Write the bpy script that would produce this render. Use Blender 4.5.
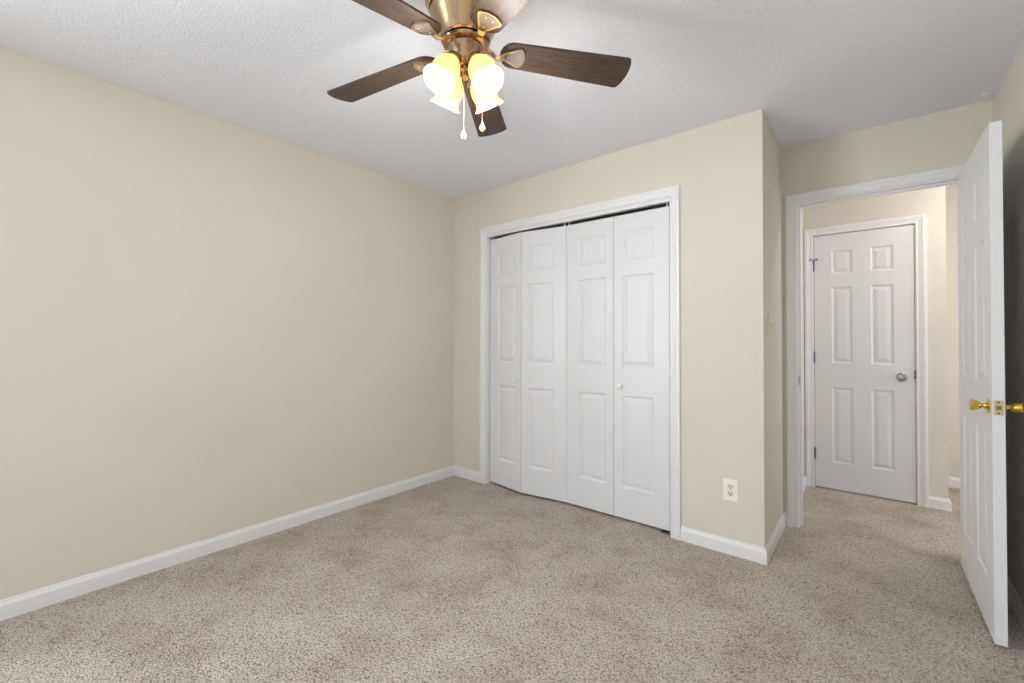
import bpy, bmesh, math, random
from mathutils import Vector, Matrix
random.seed(7)
R = math.radians
PI = math.pi
scene = bpy.context.scene
for o in list(bpy.data.objects):
    bpy.data.objects.remove(o, do_unlink=True)
COL = scene.collection

# ------------------------------------------------------------------ camera
cam_d = bpy.data.cameras.new('camera')
cam = bpy.data.objects.new('camera', cam_d)
COL.objects.link(cam)
scene.camera = cam
F_PX, YAW, PITCH, ROLL, SHIFT = 439.08, 0.6895, 0.01153, 0.00137, -7.078
right = Vector((math.cos(YAW), math.sin(YAW), 0))
fwd0 = Vector((-math.sin(YAW), math.cos(YAW), 0))
up0 = Vector((0, 0, 1))
fwd = fwd0 * math.cos(PITCH) + up0 * math.sin(PITCH)
up = up0 * math.cos(PITCH) - fwd0 * math.sin(PITCH)
r2 = right * math.cos(ROLL) + up * math.sin(ROLL)
u2 = up * math.cos(ROLL) - right * math.sin(ROLL)
M = Matrix((r2, u2, -fwd)).transposed().to_4x4()
M.translation = Vector((2.8699, -2.6762, 1.1939))
cam.matrix_world = M
cam_d.sensor_width = 36
cam_d.lens = F_PX * 36 / 1024
cam_d.shift_y = SHIFT / 1024
cam_d.clip_start = 0.02

# ------------------------------------------------------------------ world, lights, exposure
scene.view_settings.view_transform = 'Standard'
scene.view_settings.look = 'None'
scene.view_settings.exposure = 0.04
scene.view_settings.gamma = 1
scene.view_settings.use_curve_mapping = False
w = bpy.data.worlds.new('sky')
scene.world = w
w.use_nodes = True
bgn = w.node_tree.nodes['Background']
bgn.inputs[0].default_value = (0.75, 0.87, 1.0, 1)
bgn.inputs[1].default_value = 1.0

def area(name, loc, rot, sx, sy, power, color):
    d = bpy.data.lights.new(name, 'AREA')
    d.shape = 'RECTANGLE'; d.size = sx; d.size_y = sy; d.energy = power; d.color = color
    o = bpy.data.objects.new(name, d); COL.objects.link(o)
    o.location = loc; o.rotation_euler = rot
    return o
WINX0, WINX1, WINZ0, WINZ1 = 1.45, 2.95, 0.60, 2.10      # window in the wall behind the camera
BACKY = -6.20
WLY0, WLY1 = -5.60, -3.60                                # window in the left wall, behind the camera
# daylight coming in through the two bedroom windows; sky light falls in level, light off the ground outside rises to the ceiling
PW = [2, 0, 158, 0]
area('back_window_sky', ((WINX0 + WINX1) / 2, BACKY - 0.14, (WINZ0 + WINZ1) / 2), (R(88), 0, 0), WINX1 - WINX0, WINZ1 - WINZ0, PW[0], (0.895, 0.955, 1.0))
area('back_window_ground', ((WINX0 + WINX1) / 2, BACKY - 0.40, WINZ0 + .1), (R(128), 0, 0), WINX1 - WINX0, 1.0, PW[1], (0.895, 0.955, 1.0))
area('left_window_sky', (-0.14, (WLY0 + WLY1) / 2, (WINZ0 + WINZ1) / 2), (R(88), 0, R(-90)), WLY1 - WLY0, WINZ1 - WINZ0, PW[2], (0.895, 0.955, 1.0))
area('left_window_ground', (-0.40, (WLY0 + WLY1) / 2, WINZ0 + .1), (R(128), 0, R(-90)), WLY1 - WLY0, 1.0, PW[3], (0.895, 0.955, 1.0))
# added fill panel in front of the hall's closed end wall, no window there
area('hall_fill', (4.72, 1.25, 1.3), (0, R(90), 0), 1.9, 0.8, 16, (0.94, 0.96, 1.0))

scene.cycles.diffuse_bounces = 8

# ------------------------------------------------------------------ materials
def srgb(r, g, b):
    f = lambda c: (c / 255 / 12.92) if c / 255 <= 0.04045 else ((c / 255 + 0.055) / 1.055) ** 2.4
    return (f(r), f(g), f(b), 1)

def mat(name, col, rough=0.6, metal=0.0, spec=0.5):
    m = bpy.data.materials.new(name); m.use_nodes = True
    b = m.node_tree.nodes['Principled BSDF']
    b.inputs['Base Color'].default_value = col
    b.inputs['Roughness'].default_value = rough
    b.inputs['Metallic'].default_value = metal
    b.inputs['Specular IOR Level'].default_value = spec
    return m, m.node_tree, b

def node(nt, t, **kw):
    n = nt.nodes.new(t)
    for k, v in kw.items():
        if k in n.inputs: n.inputs[k].default_value = v
        else: setattr(n, k, v)
    return n

def coords(nt, scale=(1, 1, 1)):
    tc = node(nt, 'ShaderNodeTexCoord'); mp = node(nt, 'ShaderNodeMapping')
    mp.inputs['Scale'].default_value = scale
    nt.links.new(tc.outputs['Object'], mp.inputs['Vector'])
    return mp.outputs[0]

def add_bump(nt, b, height, strength, dist):
    bp = node(nt, 'ShaderNodeBump', Strength=strength, Distance=dist)
    nt.links.new(height, bp.inputs['Height']); nt.links.new(bp.outputs[0], b.inputs['Normal'])

def noise(nt, vec, scale, detail=2, rough=0.5):
    n = node(nt, 'ShaderNodeTexNoise', Scale=scale, Detail=detail, Roughness=rough)
    nt.links.new(vec, n.inputs['Vector'])
    return n.outputs['Fac']

def ramp(nt, fac, stops):
    r = node(nt, 'ShaderNodeValToRGB')
    while len(r.color_ramp.elements) < len(stops): r.color_ramp.elements.new(0.5)
    for e, (p, c) in zip(r.color_ramp.elements, stops): e.position = p; e.color = c
    nt.links.new(fac, r.inputs['Fac'])
    return r.outputs['Color']

def mixc(nt, fac, a, b, mode='MIX'):
    m = node(nt, 'ShaderNodeMix', data_type='RGBA', blend_type=mode)
    for sock, v in ((m.inputs[0], fac), (m.inputs[6], a), (m.inputs[7], b)):
        if hasattr(v, 'links'): nt.links.new(v, sock)
        else: sock.default_value = v
    return m.outputs[2]

# painted wall: warm beige emulsion with a fine roller texture
M_wall, nt, b = mat('beige_paint', srgb(216, 212, 202), 0.75, spec=0.25)
v = coords(nt)
add_bump(nt, b, noise(nt, v, 190, 3), 0.12, 0.002)
nt.links.new(ramp(nt, noise(nt, v, 1.6, 2), [(0.3, srgb(214, 210, 200)), (0.7, srgb(218, 214, 204))]), b.inputs['Base Color'])

# stippled ceiling
M_ceil, nt, b = mat('stippled_ceiling_paint', srgb(234, 236, 243), 0.9, spec=0.1)
v = coords(nt)
n1 = noise(nt, v, 150, 4, 0.75)
vo = node(nt, 'ShaderNodeTexVoronoi', Scale=105.0); nt.links.new(v, vo.inputs['Vector'])
ad = node(nt, 'ShaderNodeMath', operation='ADD'); nt.links.new(n1, ad.inputs[0]); nt.links.new(vo.outputs['Distance'], ad.inputs[1])
add_bump(nt, b, ad.outputs[0], 0.75, 0.004)

# cut pile carpet: nubby tufts, brown flecks, patches of brushed pile
M_carpet, nt, b = mat('greige_carpet', srgb(170, 155, 142), 1.0, spec=0.0)
v = coords(nt)
vo = node(nt, 'ShaderNodeTexVoronoi', Scale=138.0); 
wob = noise(nt, v, 60, 2)
va = node(nt, 'ShaderNodeVectorMath', operation='MULTIPLY_ADD')
va.inputs[1].default_value = (0.012, 0.012, 0.012)
nt.links.new(wob, va.inputs[0]); nt.links.new(v, va.inputs[2]); nt.links.new(va.outputs[0], vo.inputs['Vector'])
tuft = ramp(nt, vo.outputs['Distance'], [(0.0, (1, 1, 1, 1)), (0.45, (0.86, 0.85, 0.84, 1)), (0.85, (0.36, 0.32, 0.29, 1))])
pile = noise(nt, v, 3.4, 5, 0.66)
pilec = ramp(nt, pile, [(0.32, srgb(204, 193, 182)), (0.50, srgb(225, 216, 207)), (0.68, srgb(235, 227, 219))])
fl = noise(nt, v, 150, 2)
flc = ramp(nt, fl, [(0.33, (0.66, 0.63, 0.60, 1)), (0.5, (1, 1, 1, 1)), (0.7, (1.06, 1.05, 1.04, 1))])
c1 = mixc(nt, 0.85, pilec, tuft, 'MULTIPLY')
c2 = mixc(nt, 0.8, c1, flc, 'MULTIPLY')
nt.links.new(c2, b.inputs['Base Color'])
inv = node(nt, 'ShaderNodeMath', operation='SUBTRACT'); inv.inputs[0].default_value = 1
nt.links.new(vo.outputs['Distance'], inv.inputs[1])
add_bump(nt, b, inv.outputs[0], 0.8, 0.012)

M_trim, nt, b = mat('white_semigloss_trim', srgb(229, 230, 233), 0.32, spec=0.5)
M_door, nt, b = mat('white_door_paint', srgb(224, 225, 229), 0.36, spec=0.5)
v = coords(nt, (60, 60, 3)); add_bump(nt, b, noise(nt, v, 5, 3), 0.06, 0.001)
M_dark, _, _ = mat('dark_track_metal', srgb(30, 28, 28), 0.6, 0.3)
M_closet, _, _ = mat('closet_interior_paint', srgb(205, 200, 188), 0.9)
M_plastic, _, _ = mat('ivory_plastic', srgb(244, 242, 235), 0.3)
M_face, _, _ = mat('receptacle_plastic', srgb(222, 218, 208), 0.3)
M_almond, _, _ = mat('almond_plastic', srgb(214, 208, 192), 0.4)
M_slot, _, _ = mat('slot_black', srgb(22, 20, 18), 0.8)
M_wplastic, _, _ = mat('white_plastic', srgb(240, 240, 240), 0.4)
M_brass, nt, b = mat('polished_brass', srgb(232, 190, 92), 0.14, 1.0)
M_oldbrass, _, _ = mat('pale_brass_plate', srgb(214, 196, 152), 0.35, 0.8)
M_nickel, _, _ = mat('satin_nickel', srgb(170, 168, 165), 0.28, 1.0)
M_steel, _, _ = mat('dull_steel', srgb(120, 120, 122), 0.4, 0.9)
M_bronze, nt, b = mat('brushed_nickel_bronze', srgb(166, 140, 110), 0.22, 1.0)
v = coords(nt, (1, 1, 90)); add_bump(nt, b, noise(nt, v, 6, 2), 0.05, 0.001)
M_iron, nt, b = mat('brushed_arm_metal', srgb(205, 188, 162), 0.3, 1.0)
M_recess, _, _ = mat('grey_medallion', srgb(118, 108, 102), 0.5, 0.3)
M_chain, _, _ = mat('chain_metal', srgb(150, 142, 126), 0.5, 0.9)
M_glass, nt, b = mat('clear_glass', (1, 1, 1, 1), 0.02)
b.inputs['Transmission Weight'].default_value = 1.0; b.inputs['IOR'].default_value = 1.45
M_crystal, nt, b = mat('crystal_fob', (1, 1, 1, 1), 0.05)
b.inputs['Transmission Weight'].default_value = 0.8

M_amber, nt, b = mat('amber_fob', (1, .82, .5, 1), 0.08)
b.inputs['Transmission Weight'].default_value = 0.7

# dark walnut blades with long grain
M_wood, nt, b = mat('walnut_blade', srgb(84, 62, 52), 0.48, spec=0.4)
v = coords(nt, (3, 42, 42))
g = noise(nt, v, 3.2, 5, 0.65)
v2 = coords(nt, (9, 160, 160)); g2 = noise(nt, v2, 3, 2)
cw = ramp(nt, g, [(0.28, srgb(38, 29, 24)), (0.5, srgb(64, 49, 40)), (0.72, srgb(92, 71, 58))])
cw = mixc(nt, 0.45, cw, ramp(nt, g2, [(0.35, (0.35, 0.33, 0.32, 1)), (0.6, (1, 1, 1, 1))]), 'MULTIPLY')
nt.links.new(cw, b.inputs['Base Color'])

# frosted shade, lit from inside by its bulb
M_shade = bpy.data.materials.new('lit_frosted_glass'); M_shade.use_nodes = True
nt = M_shade.node_tree; nt.nodes.clear()
out = node(nt, 'ShaderNodeOutputMaterial')
tr = node(nt, 'ShaderNodeBsdfTranslucent'); tr.inputs[0].default_value = (0.75, 0.56, 0.24, 1)
df = node(nt, 'ShaderNodeBsdfDiffuse'); df.inputs[0].default_value = (0.50, 0.41, 0.17, 1)
em = node(nt, 'ShaderNodeEmission'); em.inputs[0].default_value = (1.0, 0.72, 0.26, 1); em.inputs[1].default_value = 1.0
m1 = node(nt, 'ShaderNodeMixShader'); m1.inputs[0].default_value = 0.65
nt.links.new(tr.outputs[0], m1.inputs[1]); nt.links.new(df.outputs[0], m1.inputs[2])
a1 = node(nt, 'ShaderNodeAddShader'); nt.links.new(m1.outputs[0], a1.inputs[0]); nt.links.new(em.outputs[0], a1.inputs[1])
nt.links.new(a1.outputs[0], out.inputs[0])
M_bulb = bpy.data.materials.new('bulb_glow'); M_bulb.use_nodes = True
nt = M_bulb.node_tree; nt.nodes.clear()
out = node(nt, 'ShaderNodeOutputMaterial'); em = node(nt, 'ShaderNodeEmission')
em.inputs[0].default_value = (1.0, 0.60, 0.25, 1); em.inputs[1].default_value = 9
nt.links.new(em.outputs[0], out.inputs[0])

# ------------------------------------------------------------------ mesh helpers
def add_box(bm, x0, x1, y0, y1, z0, z1, bev=0):
    vs = [bm.verts.new((x, y, z)) for x in (x0, x1) for y in (y0, y1) for z in (z0, z1)]
    fs = []
    for q in ((0, 1, 3, 2), (4, 6, 7, 5), (0, 4, 5, 1), (2, 3, 7, 6), (0, 2, 6, 4), (1, 5, 7, 3)):
        fs.append(bm.faces.new([vs[i] for i in q]))
    if bev:
        es = list({e for f in fs for e in f.edges})
        bmesh.ops.bevel(bm, geom=es, offset=bev, segments=2, affect='EDGES', profile=0.5)
    return vs

def add_lathe(bm, prof, segs=32, mtx=None, closed=True):
    """prof: (radius, height) list, spun around Z"""
    rings = []
    for r, z in prof:
        if r < 1e-6:
            rings.append([bm.verts.new((0, 0, z))])
        else:
            rings.append([bm.verts.new((r * math.cos(2 * PI * i / segs), r * math.sin(2 * PI * i / segs), z)) for i in range(segs)])
    for a, b_ in zip(rings, rings[1:]):
        for i in range(segs):
            j = (i + 1) % segs
            if len(a) == 1 and len(b_) == 1: continue
            if len(a) == 1: bm.faces.new((a[0], b_[j], b_[i]))
            elif len(b_) == 1: bm.faces.new((a[i], a[j], b_[0]))
            else: bm.faces.new((a[i], a[j], b_[j], b_[i]))
    if mtx is not None:
        bmesh.ops.transform(bm, matrix=mtx, verts=[v for r_ in rings for v in r_])

def add_tube(bm, pts, rad, segs=10, flat=1.0, caps=True):
    """round or flattened bar along pts; rad a number or list; flat squashes the height"""
    pts = [Vector(p) for p in pts]
    rads = rad if isinstance(rad, (list, tuple)) else [rad] * len(pts)
    rings = []
    for i, p in enumerate(pts):
        t = (pts[min(i + 1, len(pts) - 1)] - pts[max(i - 1, 0)]).normalized()
        ref = Vector((0, 0, 1)) if abs(t.z) < 0.9 else Vector((1, 0, 0))
        s = t.cross(ref).normalized(); u = s.cross(t).normalized()
        rings.append([bm.verts.new(p + s * rads[i] * math.cos(2 * PI * k / segs) + u * rads[i] * flat * math.sin(2 * PI * k / segs)) for k in range(segs)])
    for a, b_ in zip(rings, rings[1:]):
        for i in range(segs):
            j = (i + 1) % segs
            bm.faces.new((a[i], a[j], b_[j], b_[i]))
    if caps:
        bm.faces.new(rings[0][::-1]); bm.faces.new(rings[-1])

def add_prism(bm, outline, z0, z1):
    a = [bm.verts.new((x, y, z0)) for x, y in outline]; b_ = [bm.verts.new((x, y, z1)) for x, y in outline]
    bm.faces.new(a[::-1]); bm.faces.new(b_)
    n = len(a)
    for i in range(n): bm.faces.new((a[i], a[(i + 1) % n], b_[(i + 1) % n], b_[i]))

def obj(name, bm, m, parent=None, loc=(0, 0, 0), rot=None, smooth=False, label=None, mtx=None):
    bmesh.ops.recalc_face_normals(bm, faces=bm.faces[:])
    me = bpy.data.meshes.new(name); bm.to_mesh(me); bm.free()
    me.materials.append(m)
    if smooth:
        for p in me.polygons: p.use_smooth = True
        try: me.set_sharp_from_angle(angle=R(38))
        except Exception: pass
    o = bpy.data.objects.new(name, me); COL.objects.link(o)
    if parent: o.parent = parent
    if mtx is not None: o.matrix_basis = mtx
    else:
        o.location = loc
        if rot: o.rotation_euler = rot
    if label: o['label'] = label
    return o

def empty(name, loc, rotz=0):
    o = bpy.data.objects.new(name, None); COL.objects.link(o)
    o.location = loc; o.rotation_euler = (0, 0, rotz); o.empty_display_size = 0.1
    return o

def tag(o, label, cat, group=None):
    o['label'] = label; o['category'] = cat
    if group: o['group'] = group
    return o

def struct(o, label=None):
    o['kind'] = 'structure'
    if label: o['label'] = label
    return o

def B(*boxes):
    bm = bmesh.new()
    for q in boxes: add_box(bm, *q)
    return bm

# ------------------------------------------------------------------ room shell
H = 2.44
X1, D, X2 = 2.412, 0.644, 3.350
DT = D + 0.116                      # far face of the wall that holds the room door
HY, HX = 1.649, 3.266               # hall wall with the white door, and where it ends
FARY, HR = 2.366, 4.80
T = 0.12
CX0, CX1, CZ = 0.384, 1.916, 2.067  # closet opening
DX0, DX1, DZ = 2.497, 3.262, 2.060  # room door opening
HX0, HX1, HZ = 2.493, 3.101, 2.040  # hall door opening
fl_bm = bmesh.new(); add_box(fl_bm, -T, HR + T, BACKY - T, FARY + T, -0.10, 0.0)
struct(obj('floor', fl_bm, M_carpet), 'greige cut pile carpet covering bedroom and hall')
cl_bm = bmesh.new(); add_box(cl_bm, -T, HR + T, BACKY - T, FARY + T, H, H + 0.10)
struct(obj('ceiling', cl_bm, M_ceil), 'white stippled ceiling')
struct(obj('wall_left', B((-T, 0, WLY1, DT, 0, H), (-T, 0, BACKY - T, WLY0, 0, H), (-T, 0, WLY0, WLY1, 0, WINZ0), (-T, 0, WLY0, WLY1, WINZ1, H)), M_wall), 'long plain beige wall')
struct(obj('wall_closet', B((0, CX0, 0, 0.115, 0, H), (CX1, X1, 0, 0.115, 0, H), (CX0, CX1, 0, 0.115, CZ, H)), M_wall),
       'beige wall around the closet opening')
struct(obj('wall_closet_side', B((X1 - 0.115, X1, 0.115, D, 0, H)), M_wall), 'short beige return wall beside the closet')
struct(obj('wall_door', B((0, DX0 - 0.02, D, DT, 0, H), (DX1 + 0.02, X2, D, DT, 0, H), (DX0 - 0.02, DX1 + 0.02, D, DT, DZ + 0.02, H)), M_wall),
       'beige wall around the open doorway')
struct(obj('wall_right', B((X2, X2 + T, BACKY - T, DT, 0, H)), M_wall), 'beige wall behind the open door')
struct(obj('wall_back', B((0, WINX0, BACKY - T, BACKY, 0, H), (WINX1, X2, BACKY - T, BACKY, 0, H),
                          (WINX0, WINX1, BACKY - T, BACKY, 0, WINZ0), (WINX0, WINX1, BACKY - T, BACKY, WINZ1, H)), M_wall))
struct(obj('wall_hall_left', B((2.30, 2.425, DT, HY, 0, H)), M_wall), 'end wall of the hall')
struct(obj('wall_hall_back', B((2.30, HX0 - 0.018, HY, HY + 0.115, 0, H), (HX1 + 0.018, HX, HY, HY + 0.115, 0, H),
                               (HX0 - 0.018, HX1 + 0.018, HY, HY + 0.115, HZ + 0.018, H)), M_wall), 'hall wall around the closed white door')
struct(obj('wall_hall_end', B((HX - 0.115, HX, HY + 0.115, FARY, 0, H)), M_wall))
struct(obj('wall_hall_far', B((HX - 0.115, HR, FARY, FARY + T, 0, H)), M_wall), 'far hall wall seen past the corner')
struct(obj('wall_hall_right', B((HR, HR + T, DT, FARY + T, 0, H)), M_wall))
struct(obj('wall_hall_front', B((X2 + T, HR, D, DT, 0, H)), M_wall))

# window behind the camera (the daylight enters here)
def window(name, loc, rz, hw):
    win = struct(empty(name, loc, rz))
    hh = WINZ1 - WINZ0
    fr = B((-hw, -hw + .05, -.10, .0, 0, hh), (hw - .05, hw, -.10, .0, 0, hh), (-hw + .05, hw - .05, -.10, .0, 0, .05), (-hw + .05, hw - .05, -.10, .0, hh - .05, hh),
           (-.025, .025, -.08, -.02, .05, hh - .05), (-hw + .05, -.025, -.07, -.04, hh / 2 - .02, hh / 2 + .02), (.025, hw - .05, -.07, -.04, hh / 2 - .02, hh / 2 + .02))
    obj('window_frame', fr, M_trim, win)
    obj('window_sill', B((-hw - .05, hw + .05, 0.0, .05, -.03, 0)), M_trim, win)
window('window_1', ((WINX0 + WINX1) / 2, BACKY, WINZ0), 0, (WINX1 - WINX0) / 2)
window('window_2', (0, (WLY0 + WLY1) / 2, WINZ0), R(-90), (WLY1 - WLY0) / 2)

# ------------------------------------------------------------------ baseboards
BH, BT = 0.083, 0.013
BPROF = [(0, 0), (BT, 0), (BT, 0.060), (BT - .002, 0.066), (0.007, 0.074), (0.005, BH), (0, BH)]
def baseboard(name, runs, label=None):
    """runs: list of polylines (points at the wall face, room on the right hand side of travel)"""
    bm = bmesh.new()
    for pts in runs:
        P = [Vector((x, y)) for x, y in pts]
        secs = []
        for i, p in enumerate(P):
            ds = []
            if i > 0: ds.append((P[i] - P[i - 1]).normalized())
            if i < len(P) - 1: ds.append((P[i + 1] - P[i]).normalized())
            ns = [Vector((d.y, -d.x)) for d in ds]
            n = ns[0] if len(ns) == 1 else (ns[0] + ns[1]) / (1 + ns[0].dot(ns[1]))
            secs.append([bm.verts.new((p.x + n.x * t, p.y + n.y * t, z)) for t, z in BPROF])
        for a, b_ in zip(secs, secs[1:]):
            for k in range(len(BPROF)):
                l = (k + 1) % len(BPROF)
                bm.faces.new((a[k], a[l], b_[l], b_[k]))
        bm.faces.new(secs[0]); bm.faces.new(secs[-1][::-1])
    return struct(obj(name, bm, M_trim), label)
baseboard('baseboard_left', [[(0, BACKY + BT), (0, 0), (CX0 - .058, 0)]], 'white baseboard along the long beige wall')
baseboard('baseboard_closet', [[(CX1 + .058, 0), (X1, 0), (X1, D), (2.4337, D)]], 'white baseboard wrapping the closet corner')
baseboard('baseboard_right', [[(X2, D), (X2, BACKY)]], 'white baseboard behind the open door')
baseboard('baseboard_back', [[(X2 - BT, BACKY), (0, BACKY)]])
baseboard('baseboard_hall_left', [[(2.425, DT), (2.425, HY)]])
baseboard('baseboard_hall', [[(HX1 + .060, HY), (HX, HY), (HX, FARY), (HR, FARY)]], 'white baseboard turning the hall corner')

# ------------------------------------------------------------------ casings
CPROF = [(0, 0), (0, .008), (.003, .0105), (.008, .0105), (.011, .0085), (.016, .0085), (.024, .0115), (.032, .0125), (.035, .0155),
         (.039, .0165), (.053, .0165), (.057, .0145), (.057, 0)]
def casing(name, xl, xr, zt, yface, sgn=-1, label=None):
    bm = bmesh.new(); secs = []
    for c in range(4):
        s = []
        for d, hgt in CPROF:
            x = (xl - d) if c in (0, 1) else (xr + d)
            z = 0 if c in (0, 3) else zt + d
            s.append(bm.verts.new((x, yface + sgn * hgt, z)))
        secs.append(s)
    for a, b_ in zip(secs, secs[1:]):
        for k in range(len(CPROF)):
            l = (k + 1) % len(CPROF)
            bm.faces.new((a[k], a[l], b_[l], b_[k]))
    bm.faces.new(secs[0]); bm.faces.new(secs[-1][::-1])
    return struct(obj(name, bm, M_trim), label)
def jamb(name, xl, xr, zt, y0, y1, t, parent, stop=None):
    bs = [(xl - t, xl, y0, y1, 0, zt + t), (xr, xr + t, y0, y1, 0, zt + t), (xl, xr, y0, y1, zt, zt + t)]
    if stop:
        a, b_ = stop
        bs += [(xl, xl + .011, a, b_, 0, zt), (xr - .011, xr, a, b_, 0, zt), (xl + .011, xr - .011, a, b_, zt - .011, zt)]
    return obj(name, B(*bs), M_trim, parent)
tr1 = casing('trim_1', CX0, CX1, CZ, 0.0, label='white moulded casing around the closet doors')
bm = B((CX0, CX0 + .006, .001, .114, 0, CZ - .006), (CX1 - .006, CX1, .001, .114, 0, CZ - .006), (CX0, CX1, .001, .114, CZ - .006, CZ), (CX0 + .006, CX1 - .006, .004, .032, 2.044, CZ - .006))
obj('closet_jamb', bm, M_trim, tr1)
tr2 = casing('trim_2', DX0 - .006, DX1 + .006, DZ + .006, D, label='white moulded casing around the open doorway')
jamb('door_jamb', DX0, DX1, DZ, D, DT, .018, tr2, stop=(D + .040, D + .075))
bm = B((DX0 - .0005, DX0 + .0015, D + .008, D + .034, .905, .962)); sp = obj('strike_plate', bm, M_steel, tr2, label='small grey metal strike plate')
obj('strike_hole', B((DX0 + .001, DX0 + .002, D + .014, D + .027, .920, .947)), M_slot, sp)
tr3 = casing('trim_3', HX0 + .004 - .009, HX1 + .005, HZ + .003, HY, label='white moulded casing around the closed hall door')
bm = B((HX0 - .018, HX0, HY, HY + .115, 0, HZ + .018), (HX1, HX1 + .018, HY, HY + .115, 0, HZ + .018), (HX0, HX1, HY, HY + .115, HZ, HZ + .018),
       (HX0, HX0 + .011, HY + .041, HY + .075, 0, HZ), (HX1 - .011, HX1, HY + .041, HY + .075, 0, HZ), (HX0 + .011, HX1 - .011, HY + .041, HY + .075, HZ - .011, HZ))
obj('hall_door_jamb', bm, M_trim, tr3)
casing('trim_4', DX0 - .006, DX1 + .006, DZ + .006, DT, sgn=1, label='white casing on the hall side of the doorway')

# ------------------------------------------------------------------ moulded panel doors
def panel_door_bm(wd, ht, th, panels):
    bm = bmesh.new()
    xs = sorted({0, wd} | {p[0] for p in panels} | {p[1] for p in panels})
    zs = sorted({0, ht} | {p[2] for p in panels} | {p[3] for p in panels})
    def inpanel(x, z): return any(p[0] - 1e-6 < x < p[1] + 1e-6 and p[2] - 1e-6 < z < p[3] + 1e-6 for p in panels)
    for y, sg in ((0, 1), (th, -1)):
        for i in range(len(xs) - 1):
            for j in range(len(zs) - 1):
                if inpanel((xs[i] + xs[i + 1]) / 2, (zs[j] + zs[j + 1]) / 2): continue
                bm.faces.new([bm.verts.new((x, y, z)) for x, z in ((xs[i], zs[j]), (xs[i + 1], zs[j]), (xs[i + 1], zs[j + 1]), (xs[i], zs[j + 1]))])
        for x0, x1, z0, z1 in panels:
            prev = None
            for off, dep in ((0, 0), (.004, .0015), (.010, .0065), (.014, .0075), (.019, .0075), (.040, .0015), (.044, .001)):
                ring = [bm.verts.new((x, y + sg * dep, z)) for x, z in ((x0 + off, z0 + off), (x1 - off, z0 + off), (x1 - off, z1 - off), (x0 + off, z1 - off))]
                if prev:
                    for k in range(4): bm.faces.new((prev[k], prev[(k + 1) % 4], ring[(k + 1) % 4], ring[k]))
                prev = ring
            bm.faces.new(prev)
    for a, b_ in (((0, 0), (wd, 0)), ((wd, 0), (wd, ht)), ((wd, ht), (0, ht)), ((0, ht), (0, 0))):
        bm.faces.new([bm.verts.new(q) for q in ((a[0], 0, a[1]), (b_[0], 0, b_[1]), (b_[0], th, b_[1]), (a[0], th, a[1]))])
    bmesh.ops.remove_doubles(bm, verts=bm.verts[:], dist=1e-5)
    return bm
ZP = [(.205, .805), (.995, 1.600), (1.705, 1.893)]          # panel heights above the door's lower edge

def six_panels(wd, st, mul):
    pw = (wd - 2 * st - mul) / 2
    return [(a, a + pw, z0, z1) for a in (st, st + pw + mul) for z0, z1 in ZP]

def hinge(parent, x, y, z, m=None, side=-1):
    """butt hinge: barrel of knuckles with a slim leaf, on the face at y"""
    bm = bmesh.new()
    for k in range(5):
        add_lathe(bm, [(0, -.0440 + k * .0178), (.0055, -.0440 + k * .0178), (.0055, -.0272 + k * .0178), (0, -.0272 + k * .0178)], 12, Matrix.Translation((0, side * .006, 0)))
    add_lathe(bm, [(0, -.049), (.004, -.047), (.004, .047), (0, .049)], 10, Matrix.Translation((0, side * .006, 0)))
    add_box(bm, -.004, .004, side * .004 if side < 0 else 0, 0 if side < 0 else side * .004, -.044, .044)
    return obj('hinge', bm, m or M_steel, parent, loc=(x, y, z), smooth=True)

# open bedroom door (brass knobs), swung back almost against the right wall
DW, DH = 0.770, 2.030
ang = 0.0122
d1 = struct(empty('door_1', (3.2140, 0.6099, 0.0175), math.atan2(-math.cos(ang), math.sin(ang))), 'open white six-panel bedroom door with brass knobs')
leaf = obj('door_slab', panel_door_bm(DW, DH, .035, six_panels(DW, .115, .110)), M_door, d1)
def brass_knob(parent, x, z, y, sgn):
    k = None
    mt = Matrix.Translation((0, 0, 0)) @ Matrix.Rotation(R(90) * (1 if sgn < 0 else -1), 4, 'X')
    bm = bmesh.new()
    add_lathe(bm, [(0, 0), (.0325, 0), (.0325, .002), (.029, .005), (.024, .0065), (.017, .009), (.0125, .014), (.0108, .020), (.0105, .026), (.012, .030),
                   (.016, .034), (.0195, .040), (.0215, .047), (.0235, .056), (.0255, .064), (.0250, .068), (.0225, .0705), (.020, .0695), (.014, .0685), (0, .0685)], 36, mt @ Matrix.Diagonal((.90, .90, .75, 1)))
    return obj('door_knob', bm, M_brass, parent, loc=(x, y, z), smooth=True, label='polished brass tulip door knob')
KX, KZ = DW - .056, .931 - .0175
brass_knob(d1, KX, KZ, 0, -1)
brass_knob(d1, KX, KZ, .035, 1)
bm = bmesh.new(); add_box(bm, DW, DW + .0012, .005, .030, KZ - .029, KZ + .029)
lp = obj('latch_plate', bm, M_oldbrass, d1, label='pale brass latch plate on the door edge')
bm = bmesh.new(); add_lathe(bm, [(0, 0), (.0085, 0), (.0085, .006), (.0065, .010), (0, .010)], 4, Matrix.Translation((DW + .001, .0175, KZ)) @ Matrix.Rotation(R(90), 4, 'Y') @ Matrix.Rotation(R(45), 4, 'Z') @ Matrix.Scale(1.15, 4))
obj('latch_bolt', bm, M_steel, lp)
for dz in (-.021, .021):
    bm = bmesh.new(); add_lathe(bm, [(0, 0), (.0035, 0), (.003, .001), (0, .001)], 10, Matrix.Translation((DW + .001, .0175, KZ + dz)) @ Matrix.Rotation(R(90), 4, 'Y'))
    obj('screw', bm, M_slot, lp)
for z in (.20, 1.02, 1.82): hinge(d1, .001, .035, z, M_brass, side=1)

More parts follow.
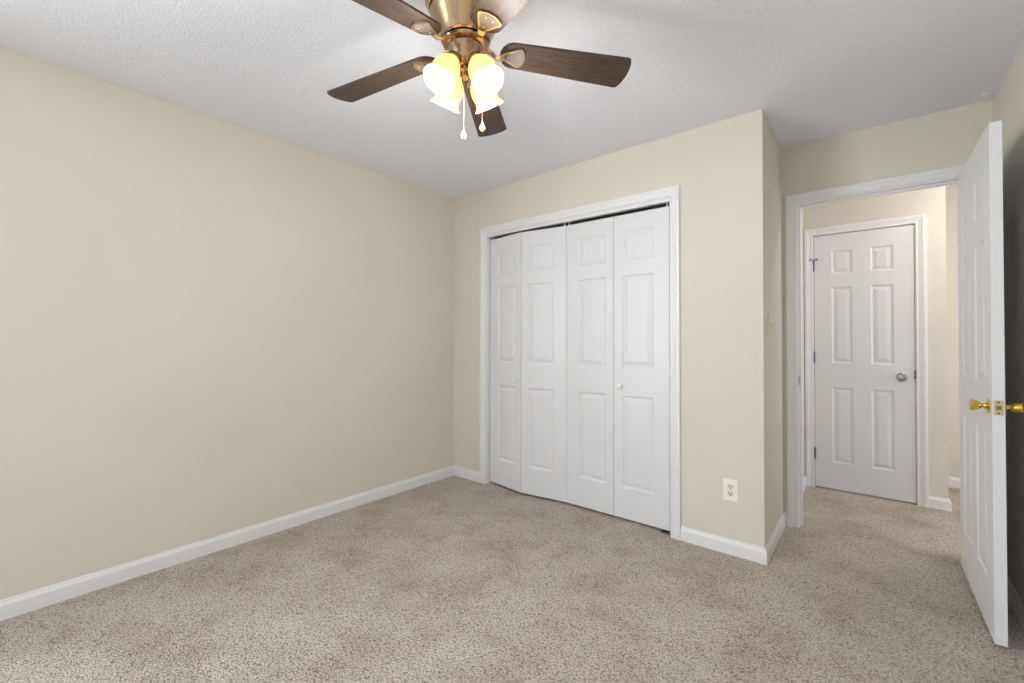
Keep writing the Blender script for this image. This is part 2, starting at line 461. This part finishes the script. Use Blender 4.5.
# closed hall door
HW_, HHt = HX1 - HX0 - .006, 2.022
d2 = struct(empty('door_2', (HX0 + .003, HY + .002, 0.013)), 'closed white six-panel hall door with satin nickel knob')
obj('door_slab', panel_door_bm(HW_, HHt, .035, six_panels(HW_, .113, .108)), M_door, d2)
bm = bmesh.new()
add_lathe(bm, [(0, 0), (.0325, 0), (.0325, .003), (.028, .007), (.014, .010), (.0115, .018), (.0125, .030), (.022, .038), (.0265, .046), (.0270, .053), (.0235, .060), (.014, .0630), (0, .0635)], 32,
          Matrix.Rotation(R(90), 4, 'X'))
obj('door_knob', bm, M_nickel, d2, loc=(HW_ - .072, 0, .921 - .013), smooth=True, label='round satin nickel door knob')
obj('latch_face', B((HW_ - .004, HW_ + .006, -.004, .0, .898, .960)), M_steel, d2)
hs = [hinge(d2, -.001, 0, z) for z in (.262, 1.040, 1.785)]
bm = bmesh.new()   # pin door stop on the top hinge
add_tube(bm, [(-.020, -.014, .048), (-.008, -.008, .047), (0, -.006, .047), (.010, -.012, .047), (.020, -.016, .048)], .0035, 8)
add_lathe(bm, [(0, -.004), (.008, -.004), (.008, .004), (0, .004)], 12, Matrix.Translation((-.022, -.014, .048)) @ Matrix.Rotation(R(90), 4, 'Y'))
add_lathe(bm, [(0, -.004), (.008, -.004), (.008, .004), (0, .004)], 12, Matrix.Translation((.021, -.016, .048)) @ Matrix.Rotation(R(90), 4, 'Y'))
obj('pin_stop', bm, M_steel, hs[2], smooth=True)

# bifold closet doors: two hinged pairs
LW, LH, LT = 0.3735, 2.008, .030
def leaf_bm(wide_left):
    a, b_ = (.100, .055) if wide_left else (.055, .100)
    return panel_door_bm(LW, LH, LT, [(a, LW - b_, z0 - .005, z1 + .005) for z0, z1 in ZP])
def closet_leaf(parent, p0, p1, wide_left, knobx=None):
    p0 = Vector(p0); p1 = Vector(p1); d = (p1 - p0)
    o = obj('door_leaf', leaf_bm(wide_left), M_door, parent, loc=(p0.x - parent.location.x, p0.y - parent.location.y, 0), rot=(0, 0, math.atan2(d.y, d.x)))
    if knobx is not None:
        bm = bmesh.new()
        add_lathe(bm, [(0, 0), (.010, 0), (.009, .006), (.0075, .012), (.010, .017), (.0155, .022), (.0165, .027), (.0135, .032), (.006, .0345), (0, .035)], 24, Matrix.Rotation(R(90), 4, 'X'))
        obj('knob', bm, M_wplastic, o, loc=(knobx, 0, .888 - .016), smooth=True, label='small round white knob')
    for xx in (.018, LW - .018):      # pivots running up to the track
        bm = bmesh.new(); add_lathe(bm, [(0, 0), (.006, 0), (.006, .020), (.0035, .022), (.0035, .026), (0, .026)], 10)
        if (xx < .1) == wide_left: obj('pivot_pin', bm, M_wplastic, o, loc=(xx, LT / 2, LH), smooth=True)
        else: bm.free()
    return o
dl = struct(empty('door_3', (0.396, 0.040, 0.016)), 'left pair of white bifold closet doors, slightly folded')
closet_leaf(dl, (.396, .040), (.7620, -.0150), True, LW - .047)
closet_leaf(dl, (.7705, -.0150), (1.1385, .040), False)
dr = struct(empty('door_4', (1.143, 0.040, 0.016)), 'right pair of white bifold closet doors, nearly flat')
closet_leaf(dr, (1.1425, .040), (1.5140, .039), True)
closet_leaf(dr, (1.5195, .039), (1.8930, .040), False, .049)
# overhead track and lower bracket
bm = B((CX0 + .006, CX1 - .006, .036, .039, 2.052, CZ - .006), (CX0 + .006, CX1 - .006, .066, .069, 2.052, CZ - .006), (CX0 + .006, CX1 - .006, .039, .066, CZ - .008, CZ - .006))
struct(obj('trim_5', bm, M_dark), 'dark metal track above the closet doors')
bm = B((CX1 - .075, CX1 - .006, .020, .060, .0005, .003), (CX1 - .0085, CX1 - .006, .020, .060, .003, .045), (CX1 - .034, CX1 - .020, .030, .050, .003, .012))
tag(obj('floor_bracket', bm, M_steel), 'small metal pivot bracket on the carpet at the closet jamb foot', 'bracket')
# closet shelf and rod inside (dim)
bm = B((0, X1 - .115, .34, .64, 1.70, 1.716))
tag(obj('closet_shelf', bm, M_closet), 'shelf inside the closed closet', 'shelf')

# ------------------------------------------------------------------ outlet, switch, ceiling bits
ot = empty('electrical_outlet', (2.247, 0, .356))
tag(ot, 'ivory duplex electrical outlet low on the beige wall right of the closet', 'outlet')
bm = bmesh.new(); add_box(bm, -.0385, .0385, -.0055, 0, -.0595, .0595, .002)
obj('cover_plate', bm, M_plastic, ot)
for s in (-1, 1):
    bm = bmesh.new()
    add_lathe(bm, [(0, .0055), (.0165, .0055), (.0165, .0075), (.0155, .0083), (0, .0083)], 28, Matrix.Rotation(R(90), 4, 'X') @ Matrix.Scale(.9, 4, (0, 1, 0)))
    rc = obj('receptacle', bm, M_face, ot, loc=(0, 0, s * .0195), smooth=True)
    bm = B((-.0090, -.0058, -.0088, -.0080, -.001, .0095), (.0058, .0090, -.0088, -.0080, .000, .0085))
    add_lathe(bm, [(0, .0080), (.0036, .0080), (.0036, .0088), (0, .0088)], 12, Matrix.Translation((0, 0, -.0070)) @ Matrix.Rotation(R(90), 4, 'X'))
    obj('slot', bm, M_slot, rc, label='dark plug slots')
bm = bmesh.new(); add_lathe(bm, [(0, .0055), (.003, .0055), (.0025, .0068), (0, .007)], 12, Matrix.Rotation(R(90), 4, 'X'))
obj('screw', bm, M_steel, ot, smooth=True)

sw = empty('light_switch', (X1, .158, 1.272))
tag(sw, 'beige toggle light switch on the return wall beside the doorway', 'switch')
bm = bmesh.new(); add_box(bm, 0, .0055, -.040, .040, -.062, .062, .002)
obj('cover_plate', bm, M_almond, sw)
bm = bmesh.new(); add_box(bm, .0055, .0068, -.006, .006, -.013, .013)
obj('toggle_slot', bm, M_almond, sw)
bm = bmesh.new(); add_box(bm, .004, .017, -.0045, .0045, .000, .012, .0015)
obj('toggle', bm, M_almond, sw)
for s in (-1, 1):
    bm = bmesh.new(); add_lathe(bm, [(0, .0055), (.003, .0055), (.0025, .0066), (0, .0068)], 10, Matrix.Translation((0, 0, s * .030)) @ Matrix.Rotation(R(90), 4, 'Y'))
    obj('screw', bm, M_almond, sw)

hk = empty('ceiling_hook', (.225, -.283, H))
tag(hk, 'small white hook screwed into the ceiling near the far corner', 'hook')
bm = bmesh.new(); add_lathe(bm, [(0, 0), (.010, 0), (.009, -.003), (.004, -.006), (0, -.006)], 16)
obj('base', bm, M_wplastic, hk, smooth=True)
bm = bmesh.new()
add_tube(bm, [(0, 0, -.004), (0, 0, -.016)] + [(.011 - .011 * math.cos(a), 0, -.016 - .011 * math.sin(a)) for a in [R(q) for q in range(20, 216, 20)]], .0028, 8)
obj('hook_wire', bm, M_wplastic, hk, smooth=True)
bm = bmesh.new(); add_lathe(bm, [(0, 0), (.020, 0), (.019, -.004), (.013, -.006), (.012, -.004), (0, -.004)], 24)
cp = obj('ceiling_button', bm, M_ceil, loc=(3.318, .555, H), smooth=True)
tag(cp, 'small round cap on the ceiling above the open door corner', 'cap')

# lamp in the hall, on its ceiling out of the photograph's sight
hl = empty('hall_ceiling_light', (3.55, 1.15, H))
tag(hl, 'round flush ceiling light in the hall', 'lamp')
bm = bmesh.new(); add_lathe(bm, [(0, 0), (.13, 0), (.13, -.018), (0, -.018)], 32); obj('base', bm, M_nickel, hl, smooth=True)
M_hall = bpy.data.materials.new('hall_lamp_glow'); M_hall.use_nodes = True
nt = M_hall.node_tree; nt.nodes.clear(); out = node(nt, 'ShaderNodeOutputMaterial'); em = node(nt, 'ShaderNodeEmission')
em.inputs[0].default_value = (1.0, .92, .82, 1); em.inputs[1].default_value = 42.0; nt.links.new(em.outputs[0], out.inputs[0])
bm = bmesh.new(); add_lathe(bm, [(.12, -.018), (.115, -.040), (.09, -.055), (.05, -.064), (0, -.067)], 32); obj('diffuser', bm, M_hall, hl, smooth=True)

# ------------------------------------------------------------------ ceiling fan
FX, FY, FZ = 1.784, -1.614, 2.200
fan = empty('ceiling_fan', (FX, FY, H))
tag(fan, 'flush ceiling fan with five dark wood blades and four lit glass shades', 'fan')
def Z(z): return z - H
def lath(name, prof, m, segs=48, **k):
    bm = bmesh.new(); add_lathe(bm, [(r, Z(z)) for r, z in prof], segs)
    return obj(name, bm, m, fan, smooth=True, **k)
lath('motor_housing', [(0, H), (.098, H), (.100, 2.432), (.104, 2.424), (.130, 2.416), (.139, 2.404), (.141, 2.388), (.139, 2.376), (.134, 2.372), (.134, 2.366), (.139, 2.362), (.139, 2.352),
                       (.134, 2.346), (.130, 2.342), (.127, 2.330), (.1255, 2.324), (.1205, 2.322), (.1205, 2.316), (.1235, 2.314), (.121, 2.308), (.112, 2.290), (.102, 2.268), (.094, 2.250), (.088, 2.236), (.085, 2.226), (.079, 2.222), (.070, 2.223), (0, 2.223)], M_bronze)
lath('vent_gap', [(0, 2.224), (.066, 2.224), (.066, 2.216), (0, 2.216)], M_slot)
lath('flywheel', [(0, 2.2185), (.076, 2.2185), (.080, 2.215), (.076, 2.208), (.066, 2.204), (.040, 2.203), (0, 2.203)], M_bronze)
lath('switch_housing', [(0, 2.206), (.052, 2.206), (.052, 2.2035), (.058, 2.203), (.060, 2.199), (.058, 2.190), (.054, 2.178), (.049, 2.160), (.045, 2.148), (.037, 2.140), (.024, 2.136), (0, 2.134)], M_bronze)
lath('finial', [(0, 2.136), (.018, 2.134), (.017, 2.126), (.009, 2.120), (.0075, 2.112), (.011, 2.104), (.009, 2.096), (.003, 2.090), (0, 2.089)], M_bronze, 24)

# blades: outline in the blade's own plane, x outward, y across
RT, TH0 = .591, .887
def halfw(x): return .054 + (.070 - .054) * (x - .18) / (RT - .18)
ol = []
for k in range(13):                       # rounded root
    a = PI / 2 + PI * k / 12
    ol.append((.168 + .046 * math.cos(a), halfw(.168) * math.sin(a)))
ol += [(RT * .5, -halfw(RT * .5)), (RT - .012, -halfw(RT) + .0005), (RT - .003, -halfw(RT) + .006)]
for k in range(1, 8):
    yy = -halfw(RT) + .006 + (2 * halfw(RT) - .012) * k / 8
    ol.append((RT - .003 + .013 * (1 - (yy / halfw(RT)) ** 2), yy))
ol += [(RT - .003, halfw(RT) - .006), (RT - .012, halfw(RT) - .0005), (RT * .5, halfw(RT * .5))]
bm = bmesh.new(); add_prism(bm, ol, 0, .0065)
blade0 = obj('blade', bm, M_wood, fan)
bmesh_iron = bmesh.new()
add_tube(bmesh_iron, [(.046, 0, .014), (.070, 0, .013), (.092, .004, .003), (.108, .006, -.010), (.122, .004, -.013), (.136, 0, -.009)],
         [.015, .014, .012, .011, .012, .013], 12, flat=.45)
def shield(s):                         # sector-shaped medallion outline, s shrinks it towards its middle
    far = [(.196 + .015 * (1 - (q / 4) ** 2), .040 * q / 4) for q in range(-4, 5)]
    pts = far + [(.186, .0405), (.165, .030), (.142, .018), (.128, .011), (.122, .004), (.122, -.004), (.128, -.011), (.142, -.018), (.165, -.030), (.186, -.0405)]
    return [(.176 + (x - .176) * s, y * s) for x, y in pts]
add_prism(bmesh_iron, shield(1), -.0065, 0)
iron0 = obj('blade_arm', bmesh_iron, M_iron, fan, smooth=False)
bm = bmesh.new()
pts = shield(.80)
add_prism(bm, pts, -.0078, -.0060)
med0 = obj('medallion', bm, M_recess, iron0)
for s in ((.150, 0), (.190, .012), (.190, -.012)):
    bm = bmesh.new(); add_lathe(bm, [(0, -.0105), (.003, -.010), (.0042, -.0085), (.0042, -.0078), (0, -.0078)], 10, Matrix.Translation((s[0], s[1], 0)))
    obj('screw', bm, M_iron, iron0, smooth=True)
pt = -.196
for k in range(5):
    a = TH0 + 2 * PI * k / 5
    d = Vector((math.cos(a), math.sin(a), 0)); n = Vector((-math.sin(a), math.cos(a), 0))
    dv = d.copy(); dv.z = -.052 + .003 * d.x + .027 * d.y
    nv = n * math.cos(pt); nv.z = math.sin(pt) + (.003 * n.x + .027 * n.y)
    dv.normalize(); nv = (nv - dv * nv.dot(dv)).normalized(); zv = dv.cross(nv)
    mb = Matrix((dv, nv, zv)).transposed().to_4x4(); mb.translation = Vector((0, 0, FZ - H))
    if k == 0: bl, ir = blade0, iron0
    else:
        bl = blade0.copy(); COL.objects.link(bl); bl.parent = fan
        ir = iron0.copy(); COL.objects.link(ir); ir.parent = fan
        for ch in list(iron0.children):
            c = ch.copy(); COL.objects.link(c); c.parent = ir
    bl.matrix_basis = mb; ir.matrix_basis = mb

# light kit: four arms with sockets and tulip shades
SH = [(r_ * .97, z_ * 1.10) for r_, z_ in [(.0215, 0), (.0235, .004), (.0250, .010), (.0300, .018), (.0380, .028), (.0445, .040), (.0475, .052), (.0480, .062), (.0465, .072), (.0440, .081),
      (.0435, .087), (.0460, .094), (.0510, .101), (.0570, .107)]]
def shade_bm():
    bm = bmesh.new()
    outer = SH; inner = [(r - .0022, z) for r, z in SH]
    add_lathe(bm, outer + [(SH[-1][0] - .001, SH[-1][1] + .0012)] + inner[::-1], 36)
    return bm
sh0 = sk0 = bu0 = ar0 = None
for k in range(4):
    a = R(-4 + 90 * k)
    tilt = R(32)
    q = Matrix.Rotation(a, 4, 'Z')
    base = Vector((.052, 0, Z(2.141)))
    mt = q @ Matrix.Translation(base) @ Matrix.Rotation(PI - tilt, 4, 'Y')      # local +z points out and down
    # the bulb's light, leaving through the mouth of its shade
    ld = bpy.data.lights.new('lamp_light', 'POINT'); ld.energy = 5.7; ld.shadow_soft_size = .035; ld.color = (1.0, .985, .965)
    lo = bpy.data.objects.new('lamp_light', ld); COL.objects.link(lo); lo.parent = fan
    lo.location = (.138 * math.cos(a), .138 * math.sin(a), Z(2.000))
    if k == 0:
        bm = bmesh.new()
        add_tube(bm, [(.030, 0, Z(2.158)), (.046, 0, Z(2.156)), (.054, 0, Z(2.148)), (.054, 0, Z(2.136))], .0075, 12)
        ar0 = obj('shade_arm', bm, M_bronze, fan, smooth=True, mtx=q)
        bm = bmesh.new(); add_lathe(bm, [(0, -.022), (.013, -.021), (.018, -.015), (.0255, -.004), (.0265, .004), (.0255, .010), (.0240, .010), (.0240, .001), (0, .001)], 28)
        sk0 = obj('socket_cup', bm, M_bronze, fan, smooth=True, mtx=mt)
        sh0 = obj('lamp_shade', shade_bm(), M_shade, fan, smooth=True, mtx=mt)
        bm = bmesh.new(); add_lathe(bm, [(0, .004), (.012, .006), (.013, .024), (.019, .038), (.0235, .050), (.0225, .060), (.016, .069), (.008, .073), (0, .074)], 24)
        bu0 = obj('bulb', bm, M_bulb, sh0, smooth=True)
    else:
        c = ar0.copy(); COL.objects.link(c); c.parent = fan; c.matrix_basis = q
        c = sk0.copy(); COL.objects.link(c); c.parent = fan; c.matrix_basis = mt
        c = sh0.copy(); COL.objects.link(c); c.parent = fan; c.matrix_basis = mt
        e = bu0.copy(); COL.objects.link(e); e.parent = c

# pull chains with teardrop fobs
def chain(dx, dy, ztop, zbot, m_fob, lab):
    bm = bmesh.new()
    z = ztop
    add_tube(bm, [(dx, dy, Z(ztop)), (dx, dy, Z(zbot + .030))], .0009, 6)
    while z > zbot + .034:
        add_lathe(bm, [(0, .0016), (.0016, 0), (0, -.0016)], 6, Matrix.Translation((dx, dy, Z(z)))); z -= .0044
    c = obj('pull_chain', bm, M_chain, fan)
    bm = bmesh.new(); add_lathe(bm, [(0, .032), (.002, .031), (.003, .026), (.0045, .020), (.0085, .012), (.0098, .006), (.0085, .001), (.0050, -.003), (0, -.0045)], 20, Matrix.Translation((dx, dy, Z(zbot))))
    obj('fob', bm, m_fob, c, smooth=True, label=lab)
tc = Vector((1.086, -1.062)).normalized()
chain(tc.x * .046 - .004, tc.y * .046 - .004, 2.150, 1.868, M_crystal, 'clear teardrop fob')
chain(.771 * .058, .636 * .058, 2.182, 1.918, M_amber, 'amber teardrop fob')
